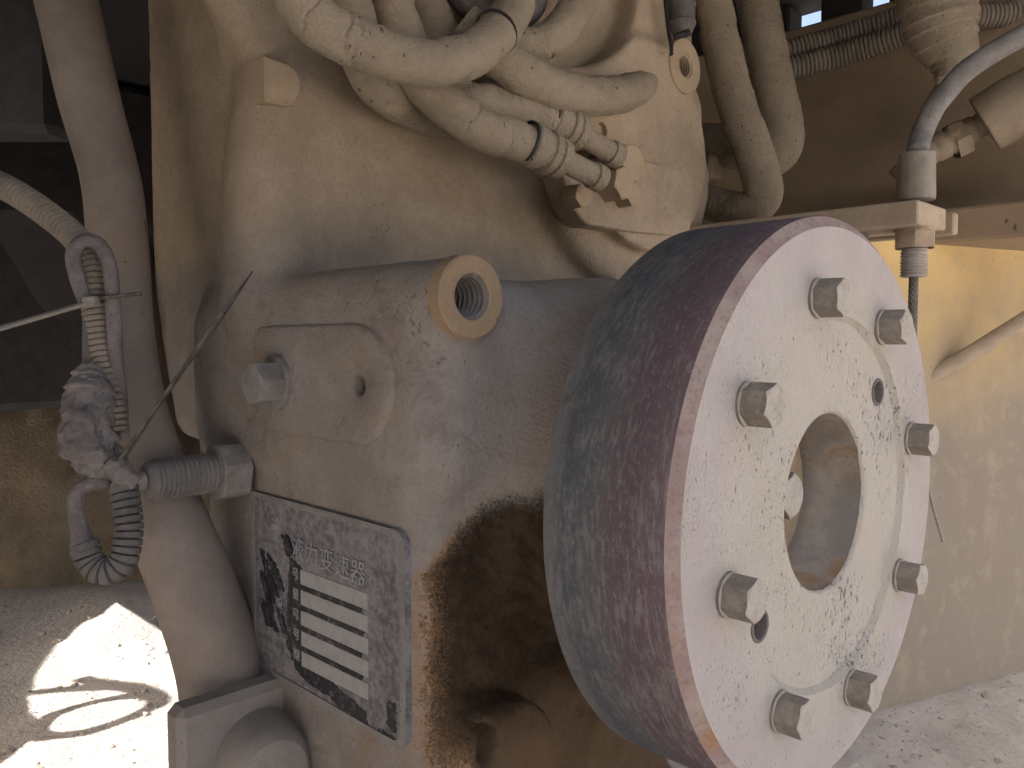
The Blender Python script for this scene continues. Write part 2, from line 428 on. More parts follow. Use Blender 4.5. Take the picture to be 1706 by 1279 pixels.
def mat_yellow():
    t = NT('yellow_paint_dust_shade'); X, Y, Z = t.sep(); n = t.noise(3.2, 6, .65); n2 = t.noise(30, 6, .7)
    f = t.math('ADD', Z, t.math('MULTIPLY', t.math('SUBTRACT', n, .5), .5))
    c = t.mix(t.step(f, -.22, .22), (.25, .215, .175), (.66, .47, .20))  # darker below: drum shade painted in together with settled dirt
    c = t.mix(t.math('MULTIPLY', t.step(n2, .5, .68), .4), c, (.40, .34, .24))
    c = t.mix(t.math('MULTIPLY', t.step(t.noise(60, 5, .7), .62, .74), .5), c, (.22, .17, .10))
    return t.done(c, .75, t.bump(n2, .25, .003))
def mat_earth(name, a, b, c3, sc, bd):
    t = NT(name); n = t.noise(sc, 7, .68); n2 = t.noise(sc*9, 6, .7)
    c = t.mix(t.step(n, .38, .62), a, b); c = t.mix(t.math('MULTIPLY', t.step(n2, .55, .72), .6), c, c3)
    return t.done(c, .95, t.bump(t.math('ADD', n, n2), .8, bd), spec=.1)
def mat_ledge():
    t = NT('caked_dust_ledge'); n = t.noise(9, 7, .7); n2 = t.noise(120, 6, .7)
    c = t.mix(t.step(n, .38, .62), (.45, .395, .335), (.54, .48, .42))
    sp = t.step(t.math('ADD', t.noise(150, 4, .55), t.math('MULTIPLY', t.math('SUBTRACT', n, .5), .2)), .64, .71)
    c = t.mix(t.math('MULTIPLY', sp, .6), c, (.22, .19, .16))
    return t.done(c, .95, t.bump(t.math('SUBTRACT', n2, sp), .8, .006), spec=.1)
def mat_plate():
    """worn aluminium name plate: black print left only in patches, local x 0..1 across, z 0..1 up"""
    t = NT('name_plate_print'); X, Y, Z = t.sep()
    n = t.noise(26, 6, .72); n2 = t.noise(150, 5, .72); sm = t.noise(60, 6, .75, vec=t.mapv((.6, 1, 1.6)))
    c = t.mix(t.step(t.math('ADD', t.math('MULTIPLY', n, .5), t.math('MULTIPLY', n2, .5)), .40, .60), (.095, .095, .11), (.235, .228, .235))
    c = t.mix(t.step(t.math('ADD', t.noise(12, 5, .6), t.math('MULTIPLY', Z, -1.2)), .66, .82), c, (.34, .34, .36))
    c = t.mix(t.math('MULTIPLY', t.step(sm, .56, .7), .6), c, (.36, .355, .36))
    return t.done(c, .8, t.bump(n2, .35, .0008))
def mat_ink():
    t = NT('plate_black_print'); n = t.noise(150, 5, .75, vec=t.mapv((1, 1, 1)))
    c = t.mix(t.step(n, .52, .68), (.018, .018, .024), (.12, .12, .14))
    return t.done(c, .55, t.bump(n, .2, .0005))
def mat_field():
    t = NT('plate_bare_field'); n = t.noise(90, 5, .7)
    c = t.mix(t.step(n, .4, .65), (.32, .325, .325), (.27, .27, .275))
    return t.done(c, .7, t.bump(n, .2, .0005))
m_dside, m_dedge, m_dface, m_bore = mat_drum_side(), mat_drum_edge(), mat_drum_face(), mat_bore()
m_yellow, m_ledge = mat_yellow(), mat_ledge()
m_plate, m_ink, m_field = mat_plate(), mat_ink(), mat_field()
m_ground = mat_earth('ground_pale_dust', (.50, .46, .43), (.42, .385, .36), (.30, .27, .25), 5, .02)
m_mound = mat_earth('mound_brown_earth', (.40, .33, .245), (.315, .255, .185), (.21, .165, .12), 9, .03)

# ------------------------------------------------------------------ ground and bank
GZ = -.80
def sheet(name, cx, cy, half, n, zf, mat):
    g = np.sinh(np.linspace(-1, 1, n)*4.2); g = g/g.max()*half
    xx, yy = np.meshgrid(cx + g, cy + g, indexing='ij')
    P = np.stack([xx.ravel(), yy.ravel(), np.zeros(n*n)], 1); P[:, 2] = zf(P)
    Fs = [(i*n + j, (i+1)*n + j, (i+1)*n + j + 1, i*n + j + 1) for i in range(n-1) for j in range(n-1)]
    return mesh(name, P, Fs, mat)
ground = sheet('ground', -1.9, .7, 60, 230, lambda P: GZ + .028*fbm(P, 3.1, 5, 3)*np.exp(-((P[:, 0]+1.9)**2 + (P[:, 1]-.7)**2)/30), m_ground)
tag(ground, kind='structure')
# earth bank at the left, behind the machine
def bank():
    n, m = 120, 70
    a = at(-520, 1010, Z=GZ)[:2]; b = at(420, 955, Z=GZ)[:2]
    dr = (b - a)/np.linalg.norm(b - a); nr = np.array([-dr[1], dr[0]])
    if nr @ cF[:2] < 0: nr = -nr
    L = np.linalg.norm(b - a) + 1.2; P = []
    for i in range(n):
        for j in range(m):
            s = i/(n-1)*L; q = (j/(m-1))
            dep = -.02 + q*1.5; z = GZ - .04 + 1.25*(1 - math.exp(-q*3.4))
            p = a + dr*s + nr*dep
            P.append((p[0], p[1], z))
    P = np.array(P); k = fbm(P, 6, 5, 11); k2 = fbm(P, 2.2, 3, 31)
    P[:, 0] -= nr[0]*(.05*k + .07*k2); P[:, 1] -= nr[1]*(.05*k + .07*k2); P[:, 2] += .03*k
    Fs = [(i*m + j, (i+1)*m + j, (i+1)*m + j + 1, i*m + j + 1) for i in range(n-1) for j in range(m-1)]
    return mesh('earth_bank', P, Fs, m_mound)
tag(bank(), kind='structure')

def stones(name, place, n, r0, r1, mat, parent=None):
    g = (1 + 5**.5)/2
    I = np.array([(-1,g,0),(1,g,0),(-1,-g,0),(1,-g,0),(0,-1,g),(0,1,g),(0,-1,-g),(0,1,-g),(g,0,-1),(g,0,1),(-g,0,-1),(-g,0,1)])/math.hypot(1, g)
    T = [(0,11,5),(0,5,1),(0,1,7),(0,7,10),(0,10,11),(1,5,9),(5,11,4),(11,10,2),(10,7,6),(7,1,8),(3,9,4),(3,4,2),(3,2,6),(3,6,8),(3,8,9),(4,9,5),(2,4,11),(6,2,10),(8,6,7),(9,8,1)]
    V = []; Fs = []
    for k in range(n):
        c = place(); r = r0 + (r1 - r0)*rng.random()**3
        q = I*(1 + .3*rng.standard_normal((12, 1)).clip(-1, 1))*np.array([1, rng.uniform(.6, 1), rng.uniform(.4, .8)])*r
        t = rng.uniform(0, 6.28); R_ = np.array([[math.cos(t), -math.sin(t), 0], [math.sin(t), math.cos(t), 0], [0, 0, 1]])
        b0 = len(V); V += [tuple(x) for x in (q @ R_.T + c)]; Fs += [tuple(b0 + x for x in f) for f in T]
    return mesh(name, V, Fs, mat, parent, False)
def on_ground():
    p = np.array([rng.uniform(-3.2, -1.3), rng.uniform(.2, 1.4), 0]); 
    return p + np.array([0, 0, GZ + .028*fbm(p[None]*np.array([1, 1, 0]), 3.1, 5, 3)[0] + .002])
m_stone = dusty('stone_pale', (.42, .38, .34), (.30, .265, .235), scale=20, bump=.4)
tag(stones('gravel', on_ground, 420, .002, .013, m_stone), 'loose pale gravel scattered on the dusty ground', 'gravel', kind='stuff')

# ------------------------------------------------------------------ machine body around the gearbox, with light blockers added out of view
body = empty('machine_body', (-1.5, .2, .68), 'dark steel floor of the machine body above the transmission', 'machine body')
MB().box((-.575, .36, .80), (.825, 1.315, .12), bev=.01).build('floor_panel', m_dark, body)
MB().box((-2.76, .555, .80), (1.358, 1.12, .12), bev=.01).build('floor_panel', m_dark, body)
MB().box((-2.75, 1.15, .25), (.5, .95, .42), bev=.02).build('axle_housing', m_black, body)
MB().box((.25, -.96, .12), (1.65, .02, .555), bev=.01).build('side_light_blocker', m_dark, body)  # added out of view to block light from the left
MB().box((-1.43, -.40, .06), (.012, .56, .615), bev=.004).build('rear_light_blocker', m_dark, body)  # unseen plate added to keep rear-left light off the casting flank
for xa, xb in ((-4.0, -.80), (-.735, -.655), (-.605, .38)):
    MB().box(((xa + xb)/2, 1.61, .60), ((xb - xa)/2, .03, .078), bev=.004).build('cross_beam', m_dark, body)
def shadow_blocker():  # unseen plate added, outlined to cast the shadow edge on the ground
    q = [(-4.1, -.5), (-4.1, .67), (-2.68, .67), (-2.56, .50), (-2.39, .33), (-2.2, .20), (-2.07, .15), (-1.97, .14), (-1.88, .15), (-1.75, .05), (-1.6, -.05), (-1.41, -.1), (-1.41, -.5)]
    n = len(q); V = [(x, -.54, z) for x, z in q] + [(x, -.50, z) for x, z in q]
    Fs = [tuple(range(n)), tuple(n + k for k in range(n))[::-1]] + [(k, n + k, n + (k+1) % n, (k+1) % n) for k in range(n)]
    mesh('shadow_blocker', V, Fs, m_dark, body, False)
shadow_blocker()
# loop of hose hanging out of the side, its shadow falls on the ground
lp = [np.array([-1.836 + .075*math.cos(t), -.2, -.05 + .115*math.sin(t)]) for t in np.linspace(math.radians(100), math.radians(430), 14)]
lp = [np.array([-2.10, -.45, .12]), np.array([-1.98, -.28, .10])] + lp + [np.array([-1.90, -.3, .16]), np.array([-2.1, -.45, .22])]
tag(tube('hanging_hose', lp, .017, m_rubber, None, n=90, seg=16), 'loop of hose hanging at the left side, shading the ground', 'hose')

rail = empty('frame_rail', (-.6, 1.35, .1), 'brown dusty steel frame rail running behind the drum', 'frame rail')
zl = at(1620, 401, Y=1.24)[2]; zt = at(1620, 343, Y=1.24)[2]
MB().box((-.9, 1.24 + .1, (zl + zt)/2), (1.6, .1, (zt - zl)/2), bev=.004).build('lower_flange', m_rail, rail)
ztop_ = at(1335, 46, Y=1.38)[2]
MB().box((-.9, 1.41, (zt + ztop_)/2 + .002), (1.6, .03, (ztop_ - zt)/2), bev=.004).build('web', m_rail, rail)
qd = at(1583, 1152, d=1.22); dv = np.array([.338, .941, 0]); nv = np.array([.941, -.338, 0])
rp = np.stack([dv, -nv, np.array([0, 0, 1.])], 1)
zmid = (qd[2] + zl)/2 - .03
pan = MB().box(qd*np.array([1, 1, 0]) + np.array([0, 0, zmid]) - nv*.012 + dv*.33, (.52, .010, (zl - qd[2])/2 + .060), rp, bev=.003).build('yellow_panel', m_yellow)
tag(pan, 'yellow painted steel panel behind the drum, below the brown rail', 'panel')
def ledge():
    n, m = 130, 90; P = []
    for i in range(n):
        for j in range(m):
            P.append(qd + dv*(-.34 + 1.19*i/(n-1)) + nv*(-.02 + .55*j/(m-1)) - np.array([0, 0, .42*max(0, -.02 + .55*j/(m-1))]))
    P = np.array(P); k = fbm(P, 24, 5, 5); P[:, 2] += .0035*k + .004*np.maximum(0, fbm(P, 60, 3, 15) - .35)
    top = len(P); Fs = [(i*m + j, i*m + j + 1, (i+1)*m + j + 1, (i+1)*m + j) for i in range(n-1) for j in range(m-1)]
    bot = P.copy(); bot[:, 2] -= .03; P = np.vstack([P, bot])
    Fs += [tuple(x + top for x in f[::-1]) for f in Fs]
    rimv = [i*m for i in range(n)] + [(n-1)*m + j for j in range(1, m)] + [i*m + m - 1 for i in range(n-2, -1, -1)] + [j for j in range(m-2, 0, -1)]
    for a, b in zip(rimv, rimv[1:] + rimv[:1]): Fs.append((a, b, b + top, a + top))
    # orient upwards
    v0, v1, v2 = (P[x] for x in Fs[0][:3])
    if np.cross(v1 - v0, v2 - v0)[2] < 0: Fs = [f[::-1] for f in Fs]
    o = mesh('guard_plate', P, Fs, m_ledge, angle=60)
    m_clod = dusty('dust_clods', (.46, .405, .345), (.33, .285, .24), scale=40, bump=.5)
    def on_ledge():
        u, v = rng.uniform(-.3, .8), rng.uniform(.0, .5); return qd + dv*u + nv*v + np.array([0, 0, -.42*v + .001])
    c_ = stones('dirt_clods', on_ledge, 420, .0015, .008, m_clod, o); c_['kind'] = 'stuff'
    tag(o, 'flat guard plate caked with pale dust, bottom right behind the drum', 'guard plate')
ledge()

# ------------------------------------------------------------------ transmission casting (distance field)
def sdf_mesh(name, fn, lo, hi, h, mat, parent, disp=None):
    lo = np.array(lo); hi = np.array(hi); N = np.ceil((hi - lo)/h).astype(int) + 1
    ax = [(lo[k] + h*np.arange(N[k])).astype(np.float32) for k in range(3)]
    D = fn(ax[0][:, None, None], ax[1][None, :, None], ax[2][None, None, :]).astype(np.float32)
    ins = D < 0
    c = np.zeros(np.array(D.shape) - 1, np.int8)
    for i in (0, 1):
        for j in (0, 1):
            for k in (0, 1): c += ins[i:i + N[0]-1, j:j + N[1]-1, k:k + N[2]-1]
    act = (c > 0) & (c < 8); idx = -np.ones(act.shape, np.int64); cells = np.argwhere(act); idx[act] = np.arange(len(cells))
    acc = np.zeros((len(cells), 3)); cnt = np.zeros(len(cells))
    cor = [(i, j, k) for i in (0, 1) for j in (0, 1) for k in (0, 1)]
    for a in cor:
        for b in cor:
            if sum(b) - sum(a) != 1 or any(bb < aa for aa, bb in zip(a, b)): continue
            da = D[tuple((cells + a).T)]; db = D[tuple((cells + b).T)]; x = (da < 0) != (db < 0)
            t = np.where(x, da/np.where(x, da - db, 1), 0)[:, None]
            p = np.array(a) + t*(np.array(b) - np.array(a)); acc[x] += p[x]; cnt[x] += 1
    V = lo + h*(cells + acc/cnt[:, None]); quads = []
    for k in range(3):
        i, j = (k+1) % 3, (k+2) % 3
        sl0 = [slice(None)]*3; sl1 = [slice(None)]*3; sl0[k] = slice(0, -1); sl1[k] = slice(1, None)
        ch = np.argwhere(ins[tuple(sl0)] != ins[tuple(sl1)])
        ok = (ch[:, i] > 0) & (ch[:, j] > 0) & (ch[:, i] < N[i]-1) & (ch[:, j] < N[j]-1); ch = ch[ok]
        q = []
        for di, dj in ((-1, -1), (0, -1), (0, 0), (-1, 0)):
            cc = ch.copy(); cc[:, i] += di; cc[:, j] += dj; q.append(idx[tuple(cc.T)])
        q = np.stack(q, 1); inner = ins[tuple(ch.T)]
        q[~inner] = q[~inner][:, ::-1]; quads.append(q)
    Q = np.concatenate(quads)
    # light smoothing of grid facets
    nb = np.zeros_like(V); nn = np.zeros(len(V))
    E = np.concatenate([Q[:, [0, 1]], Q[:, [1, 2]], Q[:, [2, 3]], Q[:, [3, 0]]])
    for it in range(2):
        nb[:] = 0; nn[:] = 0
        for a, b in ((0, 1), (1, 0)):
            for kk in range(3): nb[:, kk] += np.bincount(E[:, a], V[E[:, b], kk], len(V))
            nn += np.bincount(E[:, a], minlength=len(V))
        V = V + .5*(nb/nn[:, None] - V)
    if disp is not None: V = disp(V)
    me = bpy.data.meshes.new(name)
    me.vertices.add(len(V)); me.vertices.foreach_set('co', V.astype(np.float32).ravel())
    me.loops.add(Q.size); me.loops.foreach_set('vertex_index', Q.astype(np.int32).ravel())
    me.polygons.add(len(Q)); me.polygons.foreach_set('loop_start', np.arange(0, Q.size, 4, dtype=np.int32)); me.polygons.foreach_set('loop_total', np.full(len(Q), 4, np.int32))
    me.polygons.foreach_set('use_smooth', np.ones(len(Q), bool)); me.update(calc_edges=True); me.validate()
    return link(name, me, mat, parent)

def smin(a, b, k):
    h = np.clip(.5 + .5*(b - a)/k, 0, 1); return b + (a - b)*h - k*h*(1 - h)
def smax(a, b, k): return -smin(-a, -b, k)
def bx(X, Y, Z, x0, x1, y0, y1, z0, z1, r):
    qx = np.abs(X - (x0 + x1)/2) - (x1 - x0)/2 + r; qy = np.abs(Y - (y0 + y1)/2) - (y1 - y0)/2 + r; qz = np.abs(Z - (z0 + z1)/2) - (z1 - z0)/2 + r
    return np.sqrt(np.maximum(qx, 0)**2 + np.maximum(qy, 0)**2 + np.maximum(qz, 0)**2) + np.minimum(np.maximum(qx, np.maximum(qy, qz)), 0) - r
def cyx(X, Y, Z, y, z, r, x0, x1, rr=.004):
    a = np.sqrt((Y - y)**2 + (Z - z)**2) - r + rr; b = np.abs(X - (x0 + x1)/2) - (x1 - x0)/2 + rr
    return np.sqrt(np.maximum(a, 0)**2 + np.maximum(b, 0)**2) + np.minimum(np.maximum(a, b), 0) - rr

UF = -.65                     # upper front face
def housing(X, Y, Z):
    # upper casting, flared towards its top left
    yl = .349 - np.maximum(0, Z - .245)*.95*np.clip((X - UF + .10)/.07, 0, 1) + .08*np.maximum(0, UF - .02 - X)
    up = smax(bx(X, Y, Z, -.98, UF, .10, 1.008, -.11, .56, .012), (yl - Y)*.75, .03)
    up2 = bx(X, Y, Z, -.785, UF, .350, 1.0, -.70, .0, .012)
    # lower casting
    lo = bx(X, Y, Z, -.78, -.438, .347, .84, -.75, .035, .030)
    lo2 = bx(X, Y, Z, -.80, -.416, .339, .84, -.112, .046, .036)
    d = smin(smin(lo, up2, .006), lo2, .02)
    d = smin(up, d, .025)
    # boss with the tapped hole
    d = smin(d, cyx(X, Y, Z, .367, .0294, .0275, -.70, -.409), .016)
    # bearing neck behind the drum
    d = smin(d, cyx(X, Y, Z, .562, -.114, .152, -.60, -.356, .01), .045)
    # shelf above the name plate
    # lug pads at the bottom front
    a = at(856, 1282, X=-.404); d = smin(d, cyx(X, Y, Z, a[1], a[2], .047, -.50, -.404, .006), .006)
    a2 = at(1010, 1262, X=-.43); d = smin(d, cyx(X, Y, Z, a2[1], a2[2], .045, -.55, -.425, .012), .03)
    a = at(818, 1246, X=-.404); d = smax(d, -(np.sqrt((Y - a[1])**2 + ((Z - a[2])*.6)**2 + ((X + .404)*.3)**2) - .0095), .003)
    # stepped round bosses on the upper face
    d = smin(d, cyx(X, Y, Z, .835, .235, .172, -.80, UF + .035, .02), .02)
    d = smin(d, cyx(X, Y, Z, .83, .235, .125, -.80, UF + .055, .004), .006)
    # big ring at the top with its pocket
    d = smin(d, cyx(X, Y, Z, .74, .455, .195, -.80, UF + .045, .008), .03)
    d = smax(d, -cyx(X, Y, Z, .665, .455, .155, UF + .012, UF + .2, .004), .008)
    # lug at the top right
    a = at(1143, 110, X=UF + .062); d = smin(d, cyx(X, Y, Z, a[1], a[2], .036, -.80, UF + .048, .004), .02)
    d = smax(d, -cyx(X, Y, Z, 1.045, .285, .06, -1.0, UF + .2, .01), .02)
    # soft bulge and rib on the left corner
    a = at(425, 345, X=UF); d = smin(d, np.sqrt(((X - UF + .026)*1.0)**2 + (Y - a[1] - .016)**2 + ((Z - a[2])*.34)**2) - .0225, .05)
    a = at(636, 392, X=UF); d = smin(d, np.sqrt(((X - UF + .012)*1.0)**2 + ((Y - a[1])*1.2)**2 + ((Z - a[2])*.5)**2) - .014, .03)
    # tapped and drilled holes
    d = np.maximum(d, -cyx(X, Y, Z, .367, .0294, .0200, -.46, -.39, .001))
    a = at(1143, 110, X=UF + .062); d = np.maximum(d, -cyx(X, Y, Z, a[1], a[2], .0190, UF - .01, UF + .1, .001))
    a = at(598, 643, Y=.333); d = np.maximum(d, -(np.maximum(np.sqrt((X - a[0])**2 + (Z - a[2])**2) - .0130, Y - .362)))
    return d
trans = empty('transmission', (-.68, .6, -.6), 'large dusty cast iron transmission housing with nameplate and bearing neck', 'transmission')
def hdisp(V):
    k = fbm(V, 55, 4, 2)
    st = np.clip((-.10 - V[:, 2])/.03, 0, 1)*np.clip((V[:, 1] - .357)/.01, 0, 1)*np.clip((V[:, 0] + .50)/.02, 0, 1)
    return V + np.stack([k*(.0005 + .0035*st), k*.0004, k*.0006], 1)
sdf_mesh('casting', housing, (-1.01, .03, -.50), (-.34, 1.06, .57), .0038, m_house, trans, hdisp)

def ring(mb, c, d, ri, ro, dep, seg=56, inner=None, cham=.0015):
    """annular face with a hole of depth inner"""
    inner = inner if inner is not None else dep
    return mb.lathe(c, d, [(-dep, ro), (-cham, ro), (0, ro - cham), (0, ri + cham*.6), (-cham*.6, ri)] + [(-inner, ri)], seg, cap0=False, cap1=False)

def threaded_hole(name, c, d, r, dep, mat, parent):
    prof = []; p = dep/10
    for i in range(10): prof += [(-i*p, r), (-i*p - p*.2, r), (-i*p - p*.5, r*.86), (-i*p - p*.7, r*.86)]
    prof += [(-dep, r)]
    return MB().lathe(c, d, prof, 40, cap0=False, cap1=True).build(name, mat, parent, angle=60)

# boss face with tapped hole
bc = np.array([-.4068, .367, .0294])
b = MB(); ring(b, bc, (1, 0, 0), .0155, .0288, .012, 64, .006)
boss = b.build('boss_face', m_bossface, trans)
boss['label'] = 'tan round boss face with a threaded hole'
threaded_hole('threaded_hole', bc - np.array([.0012, 0, 0]), (1, 0, 0), .0155, .05, m_boltgrey, boss)

def bolt(c, d, af, h, mat, parent, washer=None, rot=0.0, name='bolt', wmat=None):
    c = np.array(c, float); d = np.array(d, float)/np.linalg.norm(d)
    off = 0
    o = None
    mb = MB()
    if washer: off = washer[1]
    mb.hexhead(c + d*off, d, af, h, rot)
    o = mb.build(name, mat, parent, angle=25)
    if washer:
        MB().lathe(c - d*.001, d, [(0, washer[0]), (washer[1] - .0006 + .001, washer[0]), (washer[1] + .001, washer[0] - .0006)], 40).build('washer', wmat or mat, o)
    return o

# oblong pad on the side with a small hole, and its bolt
hp = at(598, 643, Y=.333)
def pad_mesh():
    y0 = .333; zc, hr, xr, xl = -.031, .0435, -.4995, -.72; n = 120; V = []; k = n
    def edge(t, grow):
        # ray from the hole centre to the oblong outline
        lo_, hi_ = 0, .4
        for _ in range(30):
            m = (lo_ + hi_)/2; x = hp[0] + m*math.cos(t); z = hp[2] + m*math.sin(t)
            dx = x - min(max(x, xl), xr); ins = math.hypot(dx, z - zc) < hr + grow
            lo_, hi_ = (m, hi_) if ins else (lo_, m)
        return hp[0] + lo_*math.cos(t), hp[2] + lo_*math.sin(t)
    rings_ = [('h', .0074, .018), ('h', .0074, .0008), ('h', .0082, 0), ('o', -.0030, 0), ('o', -.0010, .0008), ('o', 0, .0025), ('o', .0035, .0085), ('o', .008, .0130)]
    for kind_, a_, dy in rings_:
        for q in range(n):
            t = 2*math.pi*q/n
            if kind_ == 'h': x, z = hp[0] + a_*math.cos(t), hp[2] + a_*math.sin(t)
            else: x, z = edge(t, a_)
            V.append((x, y0 + dy, z))
    Fs = [tuple(range(n))]
    for r in range(len(rings_) - 1):
        for q in range(n):
            a, b_ = r*n + q, r*n + (q+1) % n; Fs.append((a, b_, b_ + n, a + n))
    V = np.array(V); V[:, 1] += .0004*fbm(V, 70, 3, 4)
    return V, Fs
V, Fs = pad_mesh(); mesh('oblong_pad', V, Fs, m_house, trans, True, 50)
bp = at(463, 638, Y=.333)
bolt((bp[0], .3335, bp[2]), (0, -1, 0), .031, .019, m_boltgrey, trans, (.0225, .005), rot=.2)

# bearing cover plate and its bolts on the upper face
def prism(name, pts, x0, x1, mat, parent, bev=.002):
    """outline in the Y-Z plane, extruded along X"""
    n = len(pts); pts = np.array(pts); cen = pts.mean(0); V = []
    dirs = pts - cen; dirs = dirs/np.linalg.norm(dirs, axis=1)[:, None]
    for x, k in ((x0, 0), (x1 - bev, 0), (x1, bev)):
        for p, q in zip(pts, dirs): p2 = p - q*k; V.append((x, p2[0], p2[1]))
    Fs = []
    for r in range(2):
        for i in range(n):
            a, b_ = r*n + i, r*n + (i+1) % n; Fs.append((a, b_, b_ + n, a + n))
    Fs.append(tuple(range(n))[::-1]); Fs.append(tuple(2*n + i for i in range(n)))
    # orientation
    area = sum(pts[i][0]*pts[(i+1) % n][1] - pts[(i+1) % n][0]*pts[i][1] for i in range(n))
    if area < 0: Fs = [f[::-1] for f in Fs]
    return mesh(name, V, Fs, mat, parent, True, 30)
CX = UF + .056
covp = [at(x, y, X=CX + .004)[1:] for x, y in ((936, 282), (939, 300), (945, 320), (952, 337), (960, 352), (970, 365), (982, 375), (1060, 388), (1150, 394), (1154, 290), (1116, 278), (1076, 268), (1000, 258))]
cover = prism('bearing_cover', covp, CX - .025, CX + .004, m_house, trans)
for px, py, af, h in ((1030, 307, .034, .02), (968, 326, .024, .014), (1052, 325, .024, .014)):
    p = at(px, py, X=CX + .02)
    bolt((CX + .004, p[1], p[2]), (1, 0, 0), af, h + .006, m_cap, cover, rot=.3)
p = at(1062, 270, X=CX + .03)
MB().hexhead((CX - .005, p[1], p[2]), (1, 0, 0), .040, .03, .1).build('union_nut', m_cap, trans, angle=25)
# round lug eye beside the hose ends
p = at(1001, 218, X=UF + .06); b = MB(); ring(b, (UF + .062, p[1], p[2]), (1, 0, 0), .009, .03, .03, 48, .02)
b.build('lug_eye', m_cap, trans)
# threaded lug, upper right
p = at(1143, 110, X=UF + .062)
b = MB(); ring(b, (UF + .062, p[1], p[2]), (1, 0, 0), .0145, .034, .03, 56, .004)
lug = b.build('lug_face', m_cap, trans)
threaded_hole('threaded_hole', (UF + .0612, p[1], p[2]), (1, 0, 0), .0145, .035, m_cap, lug)
# cast pad on the upper left corner
p0 = at(441, 92, X=UF + .012); p1 = at(441, 168, X=UF + .012); p2 = at(503, 130, X=UF + .012)
zc = (p0[2] + p1[2])/2; hh = (p0[2] - p1[2])/2
pts = [(p0[1], zc + hh), (p0[1], zc - hh)] + [(p2[1] - hh*.9 + hh*.9*math.cos(t), zc + hh*math.sin(t)) for t in np.linspace(-1.45, 1.45, 16)]
prism('cast_pad', pts, UF - .02, UF + .014, m_cap, trans, .004)

# ------------------------------------------------------------------ name plate
PX0, PX1, PZ0, PZ1, PY = -.678, -.4545, -.2925, -.1335, .3449
plate = bpy.data.objects.new('name_plate', None)
def plate_part():
    r = .010; pts = []
    for cx_, cz_, a0 in ((PX1 - r, PZ1 - r, 0), (PX0 + .004, PZ1 - .004, 90), (PX0 + .004, PZ0 + .004, 180), (PX1 - r, PZ0 + r, 270)):
        rr = r if cx_ > -.6 else .004
        for k in range(7):
            t = math.radians(a0 + 15*k); pts.append((cx_ + rr*math.cos(t), cz_ + rr*math.sin(t)))
    n = len(pts); V = [(x, PY + .012, z) for x, z in pts] + [(x, PY, z) for x, z in pts]
    Fs = [(i, (i+1) % n, n + (i+1) % n, n + i) for i in range(n)] + [tuple(n + i for i in range(n))]
    Fs = [f[::-1] for f in Fs] if False else Fs
    loc = (PX0, PY, PZ0)
    V = [tuple(np.array(v) - np.array(loc)) for v in V]
    o = mesh('name_plate', V, Fs, m_plate, trans, True, 30, loc)
    # raised bright border line
    return o, pts
plate, ppts = plate_part()
plate['label'] = 'worn grey metal nameplate with black print and pale fields'
m_border = dusty('plate_border_dust', (.255, .245, .24), (.18, .172, .17), scale=40, speck=.4, fine=700, bump=.3)
n = len(ppts); cpt = np.mean(ppts, 0)
inn = [((x - cpt[0])*.955 + cpt[0], (z - cpt[1])*.94 + cpt[1]) for x, z in ppts]
V = [(x, PY - .0012, z) for x, z in ppts] + [(x, PY - .0012, z) for x, z in inn] + [(x, PY + .0005, z) for x, z in ppts] + [(x, PY - .0001, z) for x, z in inn]
Fs = []
for i in range(n):
    j = (i+1) % n; Fs += [(i, j, n + j, n + i), (2*n + i, 2*n + j, j, i), (n + i, n + j, 3*n + j, 3*n + i)]
mesh('border', V, Fs, m_border, plate, True, 30)

def flat(name, polys, y, mat, parent, th=.0004):
    """thin printed shapes standing th proud of the plate"""
    V = []; Fs = []
    for iq, P in enumerate(polys):
        th += .00004
        n0 = len(V); k = len(P)
        V += [(x, y - th, z) for x, z in P] + [(x, y + .0002, z) for x, z in P]
        Fs.append(tuple(n0 + i for i in range(k)))
        Fs += [(n0 + i, n0 + (i+1) % k, n0 + k + (i+1) % k, n0 + k + i) for i in range(k)]
    return mesh(name, V, Fs, mat, parent, False)
def PU(u, v): return (PX0 + u*(PX1 - PX0), PZ0 + v*(PZ1 - PZ0))
def ragged(poly, amp, step_=.012):
    out = []
    for a, b_ in zip(poly, poly[1:] + poly[:1]):
        L = math.hypot(b_[0]-a[0], b_[1]-a[1]); m = max(1, int(L/step_))
        for i in range(m):
            t = i/m; out.append((a[0] + (b_[0]-a[0])*t + random.uniform(-amp, amp), a[1] + (b_[1]-a[1])*t + random.uniform(-amp, amp)))
    return out
# remaining black print: column at the left and foot strip, plus slanted scrapes
ink = [[(.30, .70), (.375, .66), (.375, .17), (.30, .14), (.26, .22), (.27, .45)],
       [(.30, .19), (.375, .20), (.78, .085), (.80, .02), (.70, .0), (.55, .06), (.40, .07), (.33, .11)]]
for k in range(20):
    u0 = random.uniform(.055, .20); v0 = random.uniform(.36, .74); ln = random.uniform(.5, 1.0)
    ink.append([(u0, v0), (u0 + .03, v0 - .005), (u0 + .03 + .085*ln, v0 - .19*ln), (u0 + .075*ln, v0 - .20*ln)])
ink.append([(.24, .80), (.28, .82), (.33, .72), (.28, .70)])
flat('black_print', [[PU(*p) for p in ragged(q, .007)] for q in ink], PY, m_ink, plate)
fields = []; bars = []
for k in range(5):
    v1 = .655 - k*.108; v0 = v1 - .078
    fields.append([PU(.372, v0), PU(.80, v0 + .006), PU(.80, v1 + .006), PU(.372, v1)])
    if k < 4: bars.append([PU(*p) for p in ragged([(.372, v0 - .002), (.76 + .03*random.random(), v0 + .003), (.76, v0 - .022), (.372, v0 - .029)], .003)])
for q in fields: flat('blank_field', [q], PY, m_field, plate, .0006)
for q in bars: flat('black_bar', [q], PY, m_ink, plate, .0008)
